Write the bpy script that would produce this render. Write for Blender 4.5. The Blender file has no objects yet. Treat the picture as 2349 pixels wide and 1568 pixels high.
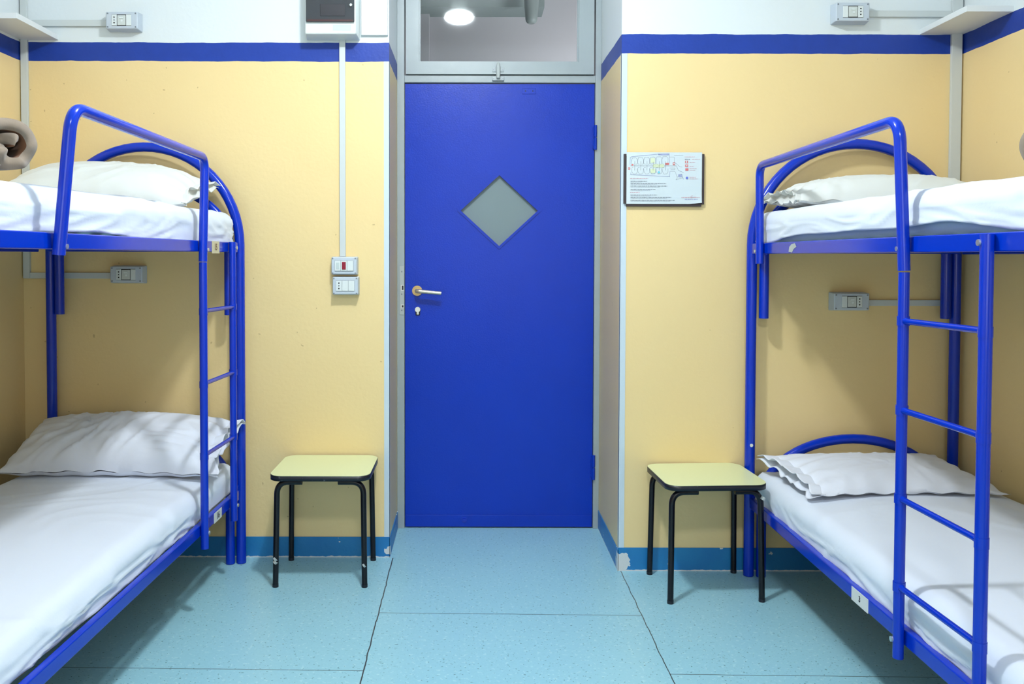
import bpy, bmesh, math, random
from mathutils import Vector, Matrix, noise
C = bpy.context.scene.collection
S = bpy.context.scene
PI = math.pi
random.seed(4)

# ------------------------------------------------------------------ camera
F_PX = 2000.0; PITCH = 0.028; ROLL = 0.002; EYE = 1.29
PX, PY = 1081.0, 588.0 + F_PX * math.tan(PITCH)
fw = Vector((0, math.cos(PITCH), -math.sin(PITCH)))
up0 = Vector((0, math.sin(PITCH), math.cos(PITCH))); rt0 = Vector((1, 0, 0))
rt = math.cos(ROLL) * rt0 + math.sin(ROLL) * up0
up = math.cos(ROLL) * up0 - math.sin(ROLL) * rt0
cd = bpy.data.cameras.new('camera'); cam = bpy.data.objects.new('camera', cd); C.objects.link(cam)
cd.sensor_fit = 'HORIZONTAL'; cd.sensor_width = 36.0; cd.lens = F_PX * 36.0 / 2349.0
cd.shift_x = (1174.5 - PX) / 2349.0; cd.shift_y = (PY - 784.0) / 2349.0
m3 = Matrix((rt, up, -fw)).transposed()
cam.matrix_world = Matrix.Translation((0, 0, EYE)) @ m3.to_4x4()
cd.clip_start = 0.05
S.camera = cam

# ------------------------------------------------------------------ light
w = bpy.data.worlds.new('world'); S.world = w; w.use_nodes = True
w.node_tree.nodes['Background'].inputs[0].default_value = (0.8, 0.9, 1.0, 1)
w.node_tree.nodes['Background'].inputs[1].default_value = 0.3

def area(name, loc, size, power, rot=(0, 0, 0), col=(1, 1, 1)):
    l = bpy.data.lights.new(name, 'AREA'); l.shape = 'RECTANGLE'; l.size, l.size_y = size
    l.energy = power; l.color = col
    o = bpy.data.objects.new(name, l); C.objects.link(o); o.location = loc; o.rotation_euler = rot
    return o
COOL = (0.90, 0.965, 1.0)
# the front ceiling lamp is a glowing globe, see ceiling_lamp below
area('ceiling_light_rear', (0.12, -0.3, 2.96), (0.40, 0.40), 46, (0, 0, 0), COOL)
area('fill_light_rear', (0.1, -1.9, 1.65), (1.9, 1.5), 22, (math.radians(90), 0, 0), (0.88, 0.95, 1.0))  # added cool fill, placed where a rear window is only assumed
area('fill_light_corridor', (1.3, 5.0, 2.1), (0.6, 0.6), 32, (math.radians(95), 0, 0), (1.0, 0.95, 0.95))  # added out of view to brighten the corridor wall behind the transom

S.view_settings.view_transform = 'Standard'; S.view_settings.look = 'None'
S.view_settings.gamma = 1.0; S.view_settings.use_curve_mapping = False
S.view_settings.exposure = 0.36

# ------------------------------------------------------------------ materials
def mat(name, col, rough=0.5, spec=0.5, metal=0.0, **kw):
    m = bpy.data.materials.new(name); m.use_nodes = True
    b = m.node_tree.nodes['Principled BSDF']
    b.inputs['Base Color'].default_value = (*col, 1); b.inputs['Roughness'].default_value = rough
    b.inputs['Specular IOR Level'].default_value = spec; b.inputs['Metallic'].default_value = metal
    for k, v in kw.items(): b.inputs[k.replace('_', ' ')].default_value = v
    return m
class NT:
    def __init__(s, m): s.t = m.node_tree; s.b = s.t.nodes['Principled BSDF']
    def n(s, typ, **kw):
        x = s.t.nodes.new(typ)
        for k, v in kw.items(): setattr(x, k, v)
        return x
    def l(s, a, b): s.t.links.new(a, b)
    def math(s, op, a, b=None, clamp=False):
        x = s.n('ShaderNodeMath', operation=op); x.use_clamp = clamp
        for i, v in enumerate((a, b)):
            if v is None: continue
            if isinstance(v, (int, float)): x.inputs[i].default_value = v
            else: s.l(v, x.inputs[i])
        return x.outputs[0]
    def mix(s, f, a, b):
        x = s.n('ShaderNodeMix', data_type='RGBA')
        for i, v in ((0, f), (6, a), (7, b)):
            if isinstance(v, (int, float)): x.inputs[i].default_value = v
            elif isinstance(v, tuple): x.inputs[i].default_value = (*v, 1)
            else: s.l(v, x.inputs[i])
        return x.outputs[2]
    def noise(s, vec, scale, detail=2.0, rough=0.5):
        x = s.n('ShaderNodeTexNoise'); x.inputs['Scale'].default_value = scale
        x.inputs['Detail'].default_value = detail; x.inputs['Roughness'].default_value = rough
        if vec is not None: s.l(vec, x.inputs['Vector'])
        return x.outputs[0]
    def bump(s, h, strength, dist):
        x = s.n('ShaderNodeBump'); x.inputs['Strength'].default_value = strength; x.inputs['Distance'].default_value = dist
        s.l(h, x.inputs['Height']); s.l(x.outputs[0], s.b.inputs['Normal'])
    def pos(s):
        g = s.n('ShaderNodeNewGeometry'); x = s.n('ShaderNodeSeparateXYZ'); s.l(g.outputs['Position'], x.inputs[0])
        return g.outputs['Position'], x.outputs[0], x.outputs[1], x.outputs[2]

def bumpy(m, scale, strength, dist=0.002, detail=2):
    t = NT(m); p, x, y, z = t.pos(); t.bump(t.noise(p, scale, detail), strength, dist); return m

YEL = (0.84, 0.63, 0.275); BAND = (0.010, 0.045, 0.36); WHITE = (0.70, 0.75, 0.77)
def wall_mat(name):
    m = mat(name, YEL, 0.42, 0.4); t = NT(m); p, x, y, z = t.pos()
    wob = t.math('MULTIPLY', t.math('SUBTRACT', t.noise(p, 9.0, 4), 0.5), 0.010)
    zz = t.math('ADD', z, wob)
    big = t.noise(p, 1.6, 3)
    yel = t.mix(big, (0.82, 0.64, 0.33), (0.80, 0.60, 0.29))
    spot = t.math('GREATER_THAN', t.noise(p, 60.0, 0), 0.905)
    yel = t.mix(t.math('MULTIPLY', spot, 0.5), yel, (0.35, 0.22, 0.1))
    bn = t.mix(t.noise(p, 30, 3), (0.007, 0.035, 0.26), (0.010, 0.045, 0.33))
    c = t.mix(t.math('GREATER_THAN', zz, 2.112), yel, bn)
    c = t.mix(t.math('GREATER_THAN', zz, 2.190), c, WHITE)
    t.l(c, t.b.inputs['Base Color'])
    t.bump(t.noise(p, 55, 3), 0.18, 0.004)
    return m
M = {}
M['wall'] = wall_mat('painted_wall')
M['white'] = bumpy(mat('white_paint', (0.72, 0.76, 0.78), 0.5), 50, 0.1)

def base_mat():
    m = mat('skirting_paint', (0.02, 0.16, 0.42), 0.4); t = NT(m); p, x, y, z = t.pos()
    n = t.noise(p, 7, 4)
    c = t.mix(n, (0.008, 0.12, 0.40), (0.02, 0.25, 0.52))
    chip = t.math('GREATER_THAN', t.noise(p, 24, 2), 0.72)
    low = t.math('LESS_THAN', t.math('ADD', z, t.math('MULTIPLY', t.noise(p, 40, 3), 0.012)), 0.011)
    # the bare plaster patch at the corner of the right pier
    v = t.n('ShaderNodeVectorMath', operation='DISTANCE'); t.l(p, v.inputs[0]); v.inputs[1].default_value = (0.612, 3.55, 0.035)
    v2 = t.n('ShaderNodeVectorMath', operation='DISTANCE'); t.l(p, v2.inputs[0]); v2.inputs[1].default_value = (-0.349, 3.705, 0.03)
    wob = t.math('MULTIPLY', t.noise(p, 35, 3), 0.05)
    pa = t.math('LESS_THAN', t.math('ADD', v.outputs['Value'], wob), 0.068)
    pb = t.math('LESS_THAN', t.math('ADD', v2.outputs['Value'], wob), 0.042)
    k = t.math('MAXIMUM', t.math('MAXIMUM', chip, low), t.math('MAXIMUM', pa, pb))
    t.l(t.mix(k, c, (0.62, 0.64, 0.66)), t.b.inputs['Base Color'])
    t.bump(t.noise(p, 60, 3), 0.25, 0.003)
    return m
M['base'] = base_mat()

def floor_mat():
    m = mat('speckled_linoleum', (0.27, 0.5, 0.6), 0.33, 0.45); t = NT(m); p, x, y, z = t.pos()
    n1 = t.noise(p, 2.2, 4)
    c = t.mix(n1, (0.235, 0.49, 0.60), (0.31, 0.565, 0.655))
    c = t.mix(t.noise(p, 90, 4, 0.7), c, (0.34, 0.63, 0.73))
    dark = t.math('GREATER_THAN', t.noise(p, 110, 1, 0.4), 0.71)
    mp = t.n('ShaderNodeMapping'); t.l(p, mp.inputs[0]); mp.inputs['Scale'].default_value = (60, 170, 1); mp.inputs['Rotation'].default_value = (0, 0, 0.5)
    fl = t.math('GREATER_THAN', t.noise(mp.outputs[0], 1.0, 1, 0.4), 0.735)
    lite = t.math('GREATER_THAN', t.noise(p, 75, 1, 0.4), 0.66)
    c = t.mix(t.math('MULTIPLY', lite, 0.35), c, (0.55, 0.78, 0.8))
    c = t.mix(t.math('MULTIPLY', t.math('MAXIMUM', dark, fl), 0.75), c, (0.05, 0.14, 0.17))
    # seams between the sheets
    wx = t.math('MULTIPLY', t.math('SUBTRACT', t.noise(p, 14, 3), 0.5), 0.010)
    ax = t.math('ADD', x, wx); ay = t.math('ADD', y, t.math('MULTIPLY', wx, 0.4))
    def near(v, c0, w0): return t.math('LESS_THAN', t.math('ABSOLUTE', t.math('SUBTRACT', v, c0)), w0)
    def AND(*a):
        r = a[0]
        for q in a[1:]: r = t.math('MULTIPLY', r, q)
        return r
    yn = t.math('LESS_THAN', y, 3.70)
    s1 = AND(near(ax, -0.333, 0.0022), yn); s2 = AND(near(ax, 0.617, 0.0016), t.math('LESS_THAN', y, 3.55))
    ins = AND(t.math('GREATER_THAN', x, -0.333), t.math('LESS_THAN', x, 0.617))
    yy = t.math('ADD', ay, t.math('MULTIPLY', x, 0.02))
    s3 = AND(ins, near(yy, 3.117, 0.0016))
    out = t.math('SUBTRACT', 1.0, ins)
    s4 = AND(out, near(yy, 2.675, 0.0014))
    s5 = AND(ins, near(yy, 2.17, 0.0014))
    k = s1
    for q in (s2, s3, s4, s5): k = t.math('MAXIMUM', k, q)
    t.l(t.mix(k, c, (0.04, 0.05, 0.06)), t.b.inputs['Base Color'])
    t.bump(t.noise(p, 30, 3), 0.06, 0.003)
    return m
M['floor'] = floor_mat()
M['blue'] = bumpy(mat('blue_enamel', (0.0005, 0.030, 0.46), 0.17, 0.40), 130, 0.05, 0.001)
def door_mat():
    m = mat('door_gloss_paint', (0.003, 0.022, 0.44), 0.30, 0.28); t = NT(m); p, x, y, z = t.pos()
    t.l(t.mix(t.noise(p, 3, 3), (0.0003, 0.028, 0.38), (0.0005, 0.036, 0.45)), t.b.inputs['Base Color'])
    h = t.math('ADD', t.noise(p, 170, 3), t.math('MULTIPLY', t.noise(p, 9, 2), 1.5)); t.bump(h, 0.28, 0.0016); return m
M['door'] = door_mat()
M['frame'] = bumpy(mat('grey_door_paint', (0.33, 0.38, 0.40), 0.33), 60, 0.15)
M['plastic'] = mat('grey_plastic', (0.50, 0.56, 0.63), 0.45)
M['wplastic'] = mat('white_plastic', (0.68, 0.73, 0.73), 0.35)
M['conduit'] = mat('conduit_plastic', (0.56, 0.60, 0.60), 0.4)
M['corner'] = mat('corner_strip_plastic', (0.56, 0.66, 0.74), 0.35)
M['hole'] = mat('dark_hole', (0.01, 0.01, 0.012), 0.6)
M['screw'] = mat('dull_screw', (0.22, 0.24, 0.27), 0.4, 0.5, 0.5)
M['clear'] = mat('clear_lens_plastic', (0.58, 0.62, 0.60), 0.12, 0.6)
M['red'] = mat('dark_red_lens', (0.26, 0.005, 0.03), 0.25)
M['lens'] = mat('pale_grey_lens', (0.52, 0.6, 0.6), 0.3)
M['smoke'] = mat('smoked_cover', (0.045, 0.048, 0.055), 0.10, 0.6)
M['smoke2'] = mat('dark_breaker', (0.012, 0.012, 0.018), 0.5)
M['maroon'] = mat('maroon_edge', (0.05, 0.008, 0.008), 0.5)
M['steel'] = mat('steel', (0.62, 0.64, 0.64), 0.3, 0.5, 0.9)
M['brass'] = mat('worn_brass', (0.50, 0.36, 0.17), 0.34, 0.5, 0.8)
M['satin'] = mat('satin_lever', (0.62, 0.56, 0.48), 0.30, 0.5, 0.75)
M['black'] = mat('black_enamel', (0.004, 0.004, 0.008), 0.25, 0.35)
def edge_mat():
    m = mat('scuffed_black_edge', (0.008, 0.010, 0.02), 0.4); t = NT(m); p, x, y, z = t.pos()
    k = t.math('MULTIPLY', t.math('GREATER_THAN', t.noise(p, 70, 4, 0.7), 0.66), 0.5)
    t.l(t.mix(k, (0.005, 0.006, 0.014), (0.30, 0.33, 0.37)), t.b.inputs['Base Color']); return m
M['edge'] = edge_mat()
M['seat'] = mat('pale_yellow_laminate', (0.74, 0.79, 0.45), 0.32, 0.5)
def cloth(name, col, sc=900):
    m = mat(name, col, 0.85, 0.2, Sheen_Weight=0.25, Sheen_Roughness=0.5); t = NT(m)
    tc = t.n('ShaderNodeTexCoord'); o = tc.outputs['Object']
    h = t.math('ADD', t.math('MULTIPLY', t.noise(o, sc, 1), 0.15), t.noise(o, 18, 5, 0.55)); t.bump(h, 0.22, 0.006)
    return m
M['sheet'] = cloth('white_sheet', (0.68, 0.74, 0.85)); M['pillow'] = cloth('white_pillowcase', (0.71, 0.75, 0.85))
M['cream'] = cloth('offwhite_pillowcase', (0.67, 0.69, 0.67))
M['mattress'] = cloth('grey_blue_ticking', (0.34, 0.49, 0.64), 300)
M['blanket'] = cloth('brown_blanket', (0.24, 0.19, 0.145), 200)
M['lining'] = cloth('dark_blanket_lining', (0.13, 0.06, 0.03), 200)
M['wood'] = bumpy(mat('slat_wood', (0.30, 0.13, 0.05), 0.6), 20, 0.2)
M['paper'] = mat('laminated_paper', (0.60, 0.68, 0.72), 0.22, 0.5)
M['frameback'] = mat('dark_brown_board', (0.035, 0.022, 0.024), 0.5)
M['ink'] = mat('grey_ink', (0.13, 0.14, 0.19), 0.6); M['inklt'] = mat('light_ink', (0.36, 0.40, 0.46), 0.6)
M['inkred'] = mat('red_ink', (0.60, 0.16, 0.16), 0.6); M['inkpink'] = mat('pink_ink', (0.60, 0.33, 0.38), 0.6)
M['inkblue'] = mat('blue_ink', (0.12, 0.15, 0.55), 0.6); M['inkcyan'] = mat('cyan_ink', (0.15, 0.55, 0.7), 0.6)
M['inkyel'] = mat('yellow_ink', (0.62, 0.70, 0.48), 0.6); M['inkvio'] = mat('violet_ink', (0.34, 0.38, 0.56), 0.6)
M['sticker'] = mat('sticker_paper', (0.66, 0.68, 0.68), 0.6); M['stickery'] = mat('old_sticker_paper', (0.58, 0.53, 0.36), 0.6)
M['inkdark'] = mat('dark_ink', (0.03, 0.03, 0.05), 0.6); M['inkbrown'] = mat('brown_ink', (0.16, 0.09, 0.05), 0.6)
M['worn'] = mat('worn_grey_metal', (0.42, 0.46, 0.46), 0.5)
def glass_mat():
    m = bpy.data.materials.new('window_glass'); m.use_nodes = True; t = m.node_tree
    t.nodes.clear(); o = t.nodes.new('ShaderNodeOutputMaterial'); mx = t.nodes.new('ShaderNodeMixShader')
    a = t.nodes.new('ShaderNodeBsdfTransparent'); a.inputs[0].default_value = (0.88, 0.92, 0.92, 1)
    g = t.nodes.new('ShaderNodeBsdfGlossy'); g.inputs['Roughness'].default_value = 0.03
    f = t.nodes.new('ShaderNodeFresnel'); f.inputs[0].default_value = 1.5
    t.links.new(f.outputs[0], mx.inputs[0]); t.links.new(a.outputs[0], mx.inputs[1]); t.links.new(g.outputs[0], mx.inputs[2])
    t.links.new(mx.outputs[0], o.inputs[0]); return m
M['glass'] = glass_mat()
M['frost'] = bumpy(mat('frosted_glass', (0.19, 0.25, 0.27), 0.40, 0.3), 25, 0.1)
M['corr'] = mat('corridor_paint', (0.44, 0.43, 0.47), 0.7); M['corrtop'] = mat('corridor_ceiling_paint', (0.20, 0.25, 0.25), 0.7)
M['corrgrey'] = mat('corridor_grey', (0.20, 0.24, 0.24), 0.5)
M['glow'] = mat('lamp_glow', (1, 1, 1), 0.5, Emission_Strength=385.0); M['glow'].node_tree.nodes['Principled BSDF'].inputs['Emission Color'].default_value = (0.90, 0.965, 1.0, 1)

# ------------------------------------------------------------------ helpers
def obj(name, bm, m, parent=None, smooth=False, bevel=0.0, loc=None, seg=2, sub=0):
    me = bpy.data.meshes.new(name); bm.normal_update(); bm.to_mesh(me); bm.free()
    if not isinstance(m, (list, tuple)): m = [m]
    for q in m: me.materials.append(q)
    if smooth:
        for p in me.polygons: p.use_smooth = True
    o = bpy.data.objects.new(name, me); C.objects.link(o)
    if loc is not None: o.location = loc
    if parent is not None: o.parent = parent
    if bevel:
        b = o.modifiers.new('bevel', 'BEVEL'); b.width = bevel; b.segments = seg; b.limit_method = 'ANGLE'
        for p in me.polygons: p.use_smooth = True
        wn = o.modifiers.new('wn', 'WEIGHTED_NORMAL'); wn.keep_sharp = True
    if sub:
        s = o.modifiers.new('sub', 'SUBSURF'); s.levels = sub; s.render_levels = sub
    return o
def tag(o, label=None, cat=None, group=None, kind=None):
    if label: o['label'] = label
    if cat: o['category'] = cat
    if group: o['group'] = group
    if kind: o['kind'] = kind
    return o
def thing(name, label, cat, loc=(0, 0, 0), rz=0.0, group=None):
    o = bpy.data.objects.new(name, None); C.objects.link(o); o.location = loc; o.rotation_euler = (0, 0, rz)
    o.empty_display_size = 0.05
    return tag(o, label, cat, group)
def NB(): return bmesh.new()
def bx(bm, x0, x1, y0, y1, z0, z1, mi=0):
    v = [bm.verts.new((x, y, z)) for x in (x0, x1) for y in (y0, y1) for z in (z0, z1)]
    for f in ((0, 1, 3, 2), (4, 6, 7, 5), (0, 4, 5, 1), (2, 3, 7, 6), (0, 2, 6, 4), (1, 5, 7, 3)):
        bm.faces.new([v[i] for i in f]).material_index = mi
    bmesh.ops.recalc_face_normals(bm, faces=bm.faces[-6:]) if False else None
    return bm
def box(x0, x1, y0, y1, z0, z1):
    bm = NB(); bx(bm, min(x0, x1), max(x0, x1), min(y0, y1), max(y0, y1), min(z0, z1), max(z0, z1)); return bm
def frustum(bm, x0, x1, z0, z1, yb, yf, inset):
    """box on a wall whose front (smaller y) face is inset"""
    b = [bm.verts.new(p) for p in ((x0, yb, z0), (x1, yb, z0), (x1, yb, z1), (x0, yb, z1))]
    f = [bm.verts.new(p) for p in ((x0 + inset, yf, z0 + inset), (x1 - inset, yf, z0 + inset), (x1 - inset, yf, z1 - inset), (x0 + inset, yf, z1 - inset))]
    bm.faces.new(f); bm.faces.new(b[::-1])
    for i in range(4): bm.faces.new((b[i], b[(i + 1) % 4], f[(i + 1) % 4], f[i]))
    return bm
def tube(bm, pts, r, seg=18, cap=True):
    pts = [Vector(p) for p in pts]; n = len(pts)
    tan = []
    for i in range(n):
        a = pts[max(i - 1, 0)]; b = pts[min(i + 1, n - 1)]; tan.append((b - a).normalized())
    ref = Vector((0, 0, 1)) if abs(tan[0].z) < 0.9 else Vector((1, 0, 0))
    u = tan[0].cross(ref).normalized(); rings = []
    for i in range(n):
        u = (u - tan[i] * u.dot(tan[i])).normalized(); v = tan[i].cross(u)
        rr = r[i] if isinstance(r, (list, tuple)) else r
        rings.append([bm.verts.new(pts[i] + u * math.cos(2 * PI * k / seg) * rr + v * math.sin(2 * PI * k / seg) * rr) for k in range(seg)])
    for i in range(n - 1):
        for k in range(seg):
            f = bm.faces.new((rings[i][k], rings[i][(k + 1) % seg], rings[i + 1][(k + 1) % seg], rings[i + 1][k])); f.smooth = True
    if cap:
        for rg, fl in ((rings[0], True), (rings[-1], False)):
            vs = [bm.verts.new(v.co) for v in rg]
            bm.faces.new(vs[::-1] if fl else vs)
    return bm
def tb(pts, r, seg=18): return tube(NB(), pts, r, seg)
def fillet(pts, rad, n=8):
    pts = [Vector(p) for p in pts]; out = [pts[0]]
    for i in range(1, len(pts) - 1):
        p = pts[i]; a = (pts[i - 1] - p); b = (pts[i + 1] - p)
        R = rad[i - 1] if isinstance(rad, (list, tuple)) else rad
        ang = a.angle(b); d = R / math.tan(ang / 2)
        d = min(d, a.length * 0.49, b.length * 0.9)
        p0 = p + a.normalized() * d; p1 = p + b.normalized() * d
        for k in range(n + 1):
            t = k / n; q = (1 - t) ** 2 * p0 + 2 * t * (1 - t) * p + t * t * p1
            # blend towards true arc
            out.append(q)
    out.append(pts[-1]); return out
def disc(bm, c, ax, r, h, seg=16):
    c = Vector(c); ax = Vector(ax).normalized()
    return tube(bm, [c, c + ax * h], r, seg)
def tubeobj(name, pts, r, m, parent, seg=18):
    return obj(name, tb(pts, r, seg), m, parent)
def prism(bm, outline, z0, z1):
    lo = [bm.verts.new((x, y, z0)) for x, y in outline]; hi = [bm.verts.new((x, y, z1)) for x, y in outline]
    bm.faces.new(hi); bm.faces.new(lo[::-1]); n = len(outline)
    for i in range(n):
        f = bm.faces.new((lo[i], lo[(i + 1) % n], hi[(i + 1) % n], hi[i])); f.smooth = True
    return bm
def rrect(x0, x1, y0, y1, r, n=8):
    o = []
    for cx, cy, a in ((x1 - r, y1 - r, 0), (x0 + r, y1 - r, 90), (x0 + r, y0 + r, 180), (x1 - r, y0 + r, 270)):
        for k in range(n + 1):
            t = math.radians(a + 90 * k / n); o.append((cx + r * math.cos(t), cy + r * math.sin(t)))
    return o
def struct(name, bm, m, parent=None, **kw):
    o = obj(name, bm, m, parent, **kw)
    if parent is None: o['kind'] = 'structure'
    return o

# ------------------------------------------------------------------ the setting
XL, XR, YL, YR, YD, ZC = -1.905, 1.985, 3.709, 3.553, 4.126, 3.10
JL, JR = -0.349, 0.607
YB = 4.27
struct('floor', box(XL - 0.15, XR + 0.15, -2.1, 7.0, -0.1, 0.0), M['floor'])
struct('ceiling', box(XL - 0.15, XR + 0.15, -2.1, YB, ZC, ZC + 0.1), M['white'])
struct('wall_left', box(XL - 0.15, XL, -2.1, YB, 0, ZC), M['wall'])
struct('wall_right', box(XR, XR + 0.15, -2.1, YB, 0, ZC), M['wall'])
struct('wall_far_left', box(XL, JL, YL, YB, 0, ZC), M['wall'])
struct('wall_far_right', box(JR, XR, YR, YB, 0, ZC), M['wall'])
struct('wall_above_door', box(JL, JR, YD - 0.01, YB, 2.98, ZC), M['white'])
# rear wall with an assumed window opening behind the camera
bm = NB(); bx(bm, XL, -0.85, -2.1, -2.0, 0, ZC); bx(bm, 1.05, XR, -2.1, -2.0, 0, ZC)
bx(bm, -0.85, 1.05, -2.1, -2.0, 0, 0.9); bx(bm, -0.85, 1.05, -2.1, -2.0, 2.4, ZC)
struct('wall_rear', bm, M['wall'])
struct('baseboard_left', box(XL, JL + 0.002, YL - 0.004, YL, 0, 0.088), M['base'])
struct('baseboard_right', box(JR - 0.002, XR, YR - 0.004, YR, 0, 0.096), M['base'])
struct('baseboard_reveal_left', box(JL, JL + 0.004, YL - 0.004, YD - 0.01, 0, 0.083), M['base'])
struct('baseboard_reveal_right', box(JR - 0.004, JR, YR - 0.004, YD - 0.01, 0, 0.088), M['base'])
struct('baseboard_side_left', box(XL, XL + 0.004, -2, YL - 0.004, 0, 0.088), M['base'])
struct('baseboard_side_right', box(XR - 0.004, XR, -2, YR - 0.004, 0, 0.096), M['base'])
# corner guard strips
def guard(n, x0, x1, y, z0, z1, xr):
    bm = NB(); bx(bm, x0, x1, y - 0.002, y, z0, z1)
    bx(bm, min(xr, xr + 0.0015), max(xr, xr + 0.0015), y - 0.002, y + 0.012, z0, z1)
    struct(n, bm, M['corner'])
guard('trim_1', JL - 0.022, JL + 0.0015, YL, 0.088, 2.112, JL)
guard('trim_2', JR - 0.0015, JR + 0.023, YR, 0.078, 2.112, JR - 0.0015)

# ---- door frame and transom
fr = tag(thing('door_1', 'grey painted steel door frame with blue flush door', 'door', (0, YD, 0)), kind='structure')
bm = NB(); bx(bm, JL, -0.3145, -0.022, 0.08, 0, 2.98); bx(bm, 0.5795, JR, -0.022, 0.08, 0, 2.98)
bx(bm, -0.3145, 0.5795, -0.022, 0.08, 2.103, 2.137); bx(bm, -0.3145, 0.5795, -0.022, 0.08, 2.93, 2.98)
obj('door_frame', bm, M['frame'], fr, bevel=0.002)
# door leaf: a plate with a diamond hole
def ring_quads(outer, inner, y0, y1, bm):
    n = len(outer)
    for yy, flip in ((y0, False), (y1, True)):
        o = [bm.verts.new((x, yy, z)) for x, z in outer]; i = [bm.verts.new((x, yy, z)) for x, z in inner]
        for k in range(n):
            q = (o[k], o[(k + 1) % n], i[(k + 1) % n], i[k]); bm.faces.new(q[::-1] if flip else q)
    for ring, flip in ((outer, True), (inner, False)):
        for k in range(n):
            a, b = ring[k], ring[(k + 1) % n]
            q = [bm.verts.new(p) for p in ((a[0], y0, a[1]), (b[0], y0, b[1]), (b[0], y1, b[1]), (a[0], y1, a[1]))]
            bm.faces.new(q[::-1] if flip else q)
    return bm
DX, DZ = 0.131, 1.506; DR, DRZ = 0.182, 0.167
dx0, dx1, dz0, dz1 = -0.312, 0.577, 0.006, 2.099
outer = [(dx0, dz0), (DX, dz0), (dx1, dz0), (dx1, DZ), (dx1, dz1), (DX, dz1), (dx0, dz1), (dx0, DZ)]
inner = [(DX - DR / 2, DZ - DRZ / 2), (DX, DZ - DRZ), (DX + DR / 2, DZ - DRZ / 2), (DX + DR, DZ), (DX + DR / 2, DZ + DRZ / 2), (DX, DZ + DRZ), (DX - DR / 2, DZ + DRZ / 2), (DX - DR, DZ)]
leaf = obj('door_leaf', ring_quads(outer, inner, -0.010, 0.030, NB()), M['door'], fr)
k1 = [(DX - DR * 1.09, DZ), (DX, DZ - DRZ * 1.09), (DX + DR * 1.09, DZ), (DX, DZ + DRZ * 1.09)]
k2 = [(DX - DR * 0.995, DZ), (DX, DZ - DRZ * 0.995), (DX + DR * 0.995, DZ), (DX, DZ + DRZ * 0.995)]
obj('pane_trim', ring_quads(k1, k2, -0.014, -0.009, NB()), M['door'], leaf, bevel=0.0012)
bm = NB(); vs = [bm.verts.new((x, 0.006, z)) for x, z in k2]; vs2 = [bm.verts.new((x, 0.011, z)) for x, z in k2]
bm.faces.new(vs); bm.faces.new(vs2[::-1])
for i in range(4): bm.faces.new((vs[i], vs2[i], vs2[(i + 1) % 4], vs[(i + 1) % 4]))
tag(obj('diamond_pane', bm, M['frost'], leaf), 'frosted grey diamond glass')
k = obj('kick_plate', box(dx0 + 0.004, dx1 - 0.003, -0.0135, -0.009, 0.006, 0.062), M['door'], leaf, bevel=0.0012)
bm = NB(); disc(bm, (-0.031, -0.0205, 0.040), (0, 1, 0), 0.008, 0.011); disc(bm, (-0.031, -0.015, 0.040), (0, 1, 0), 0.013, 0.004)
obj('door_stop_stud', bm, M['blue'], leaf)
bm = box(0.238, 0.302, -0.0125, -0.009, 2.052, 2.078); p = obj('cover_plate', bm, M['door'], leaf, bevel=0.001)
for q in (0.253, 0.287):
    obj('screw_hole', disc(NB(), (q, -0.0135, 2.066), (0, 1, 0), 0.0028, 0.003), M['hole'], p)
# lever handle
hz = 1.128
bm = NB(); disc(bm, (-0.255, -0.010, hz), (0, -1, 0), 0.024, 0.006, 28); disc(bm, (-0.255, -0.016, hz), (0, -1, 0), 0.020, 0.003, 28)
rose = obj('handle_rosette', bm, M['brass'], leaf)
pts = fillet([(-0.255, -0.018, hz), (-0.255, -0.058, hz), (-0.140, -0.060, hz - 0.010)], 0.016)
rr = [0.0095 if i < len(pts) - 1 else 0.0075 for i in range(len(pts))]
rr[-1] = 0.0085
obj('lever', tube(NB(), pts, rr, 16), M['satin'], rose)
bm = NB(); disc(bm, (-0.252, -0.010, 1.038), (0, -1, 0), 0.0135, 0.0015, 20); bx(bm, -0.262, -0.242, -0.0115, -0.010, 1.012, 1.034)
kh = obj('cylinder_recess', bm, M['hole'], leaf)
bm = NB(); disc(bm, (-0.252, -0.011, 1.040), (0, -1, 0), 0.0125, 0.020, 20); bx(bm, -0.257, -0.247, -0.018, -0.011, 1.016, 1.032)
obj('lock_cylinder', bm, M['steel'], kh)
# hinges
for z0, z1 in ((1.79, 1.905), (0.236, 0.352)):
    bm = NB(); zm = (z0 + z1) / 2
    tube(bm, [(0.580, -0.028, z0), (0.580, -0.028, zm - 0.003)], 0.0075); tube(bm, [(0.580, -0.028, zm + 0.003), (0.580, -0.028, z1)], 0.0075)
    tube(bm, [(0.580, -0.028, zm - 0.004), (0.580, -0.028, zm + 0.004)], 0.005)
    bx(bm, 0.570, 0.586, -0.024, -0.0095, z0 + 0.006, z1 - 0.006)
    obj('hinge', bm, M['door'], fr)
# strike plate on the lock side of the frame
bm = box(-0.337, -0.3165, -0.0245, -0.021, 1.015, 1.245); sp = obj('strike_plate', bm, M['worn'], fr, bevel=0.001)
for a, b in ((1.128, 1.156), (1.046, 1.064)):
    obj('latch_slot', box(-0.331, -0.317, -0.0258, -0.0235, a, b), M['steel'], sp)
    obj('latch_slot', box(-0.326, -0.319, -0.0268, -0.0255, a + 0.004, b - 0.004), M['hole'], sp)
for z in (1.218, 1.112, 1.036):
    obj('plate_screw', disc(NB(), (-0.327, -0.0235, z), (0, -1, 0), 0.0035, 0.002, 12), M['screw'], sp)

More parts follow.
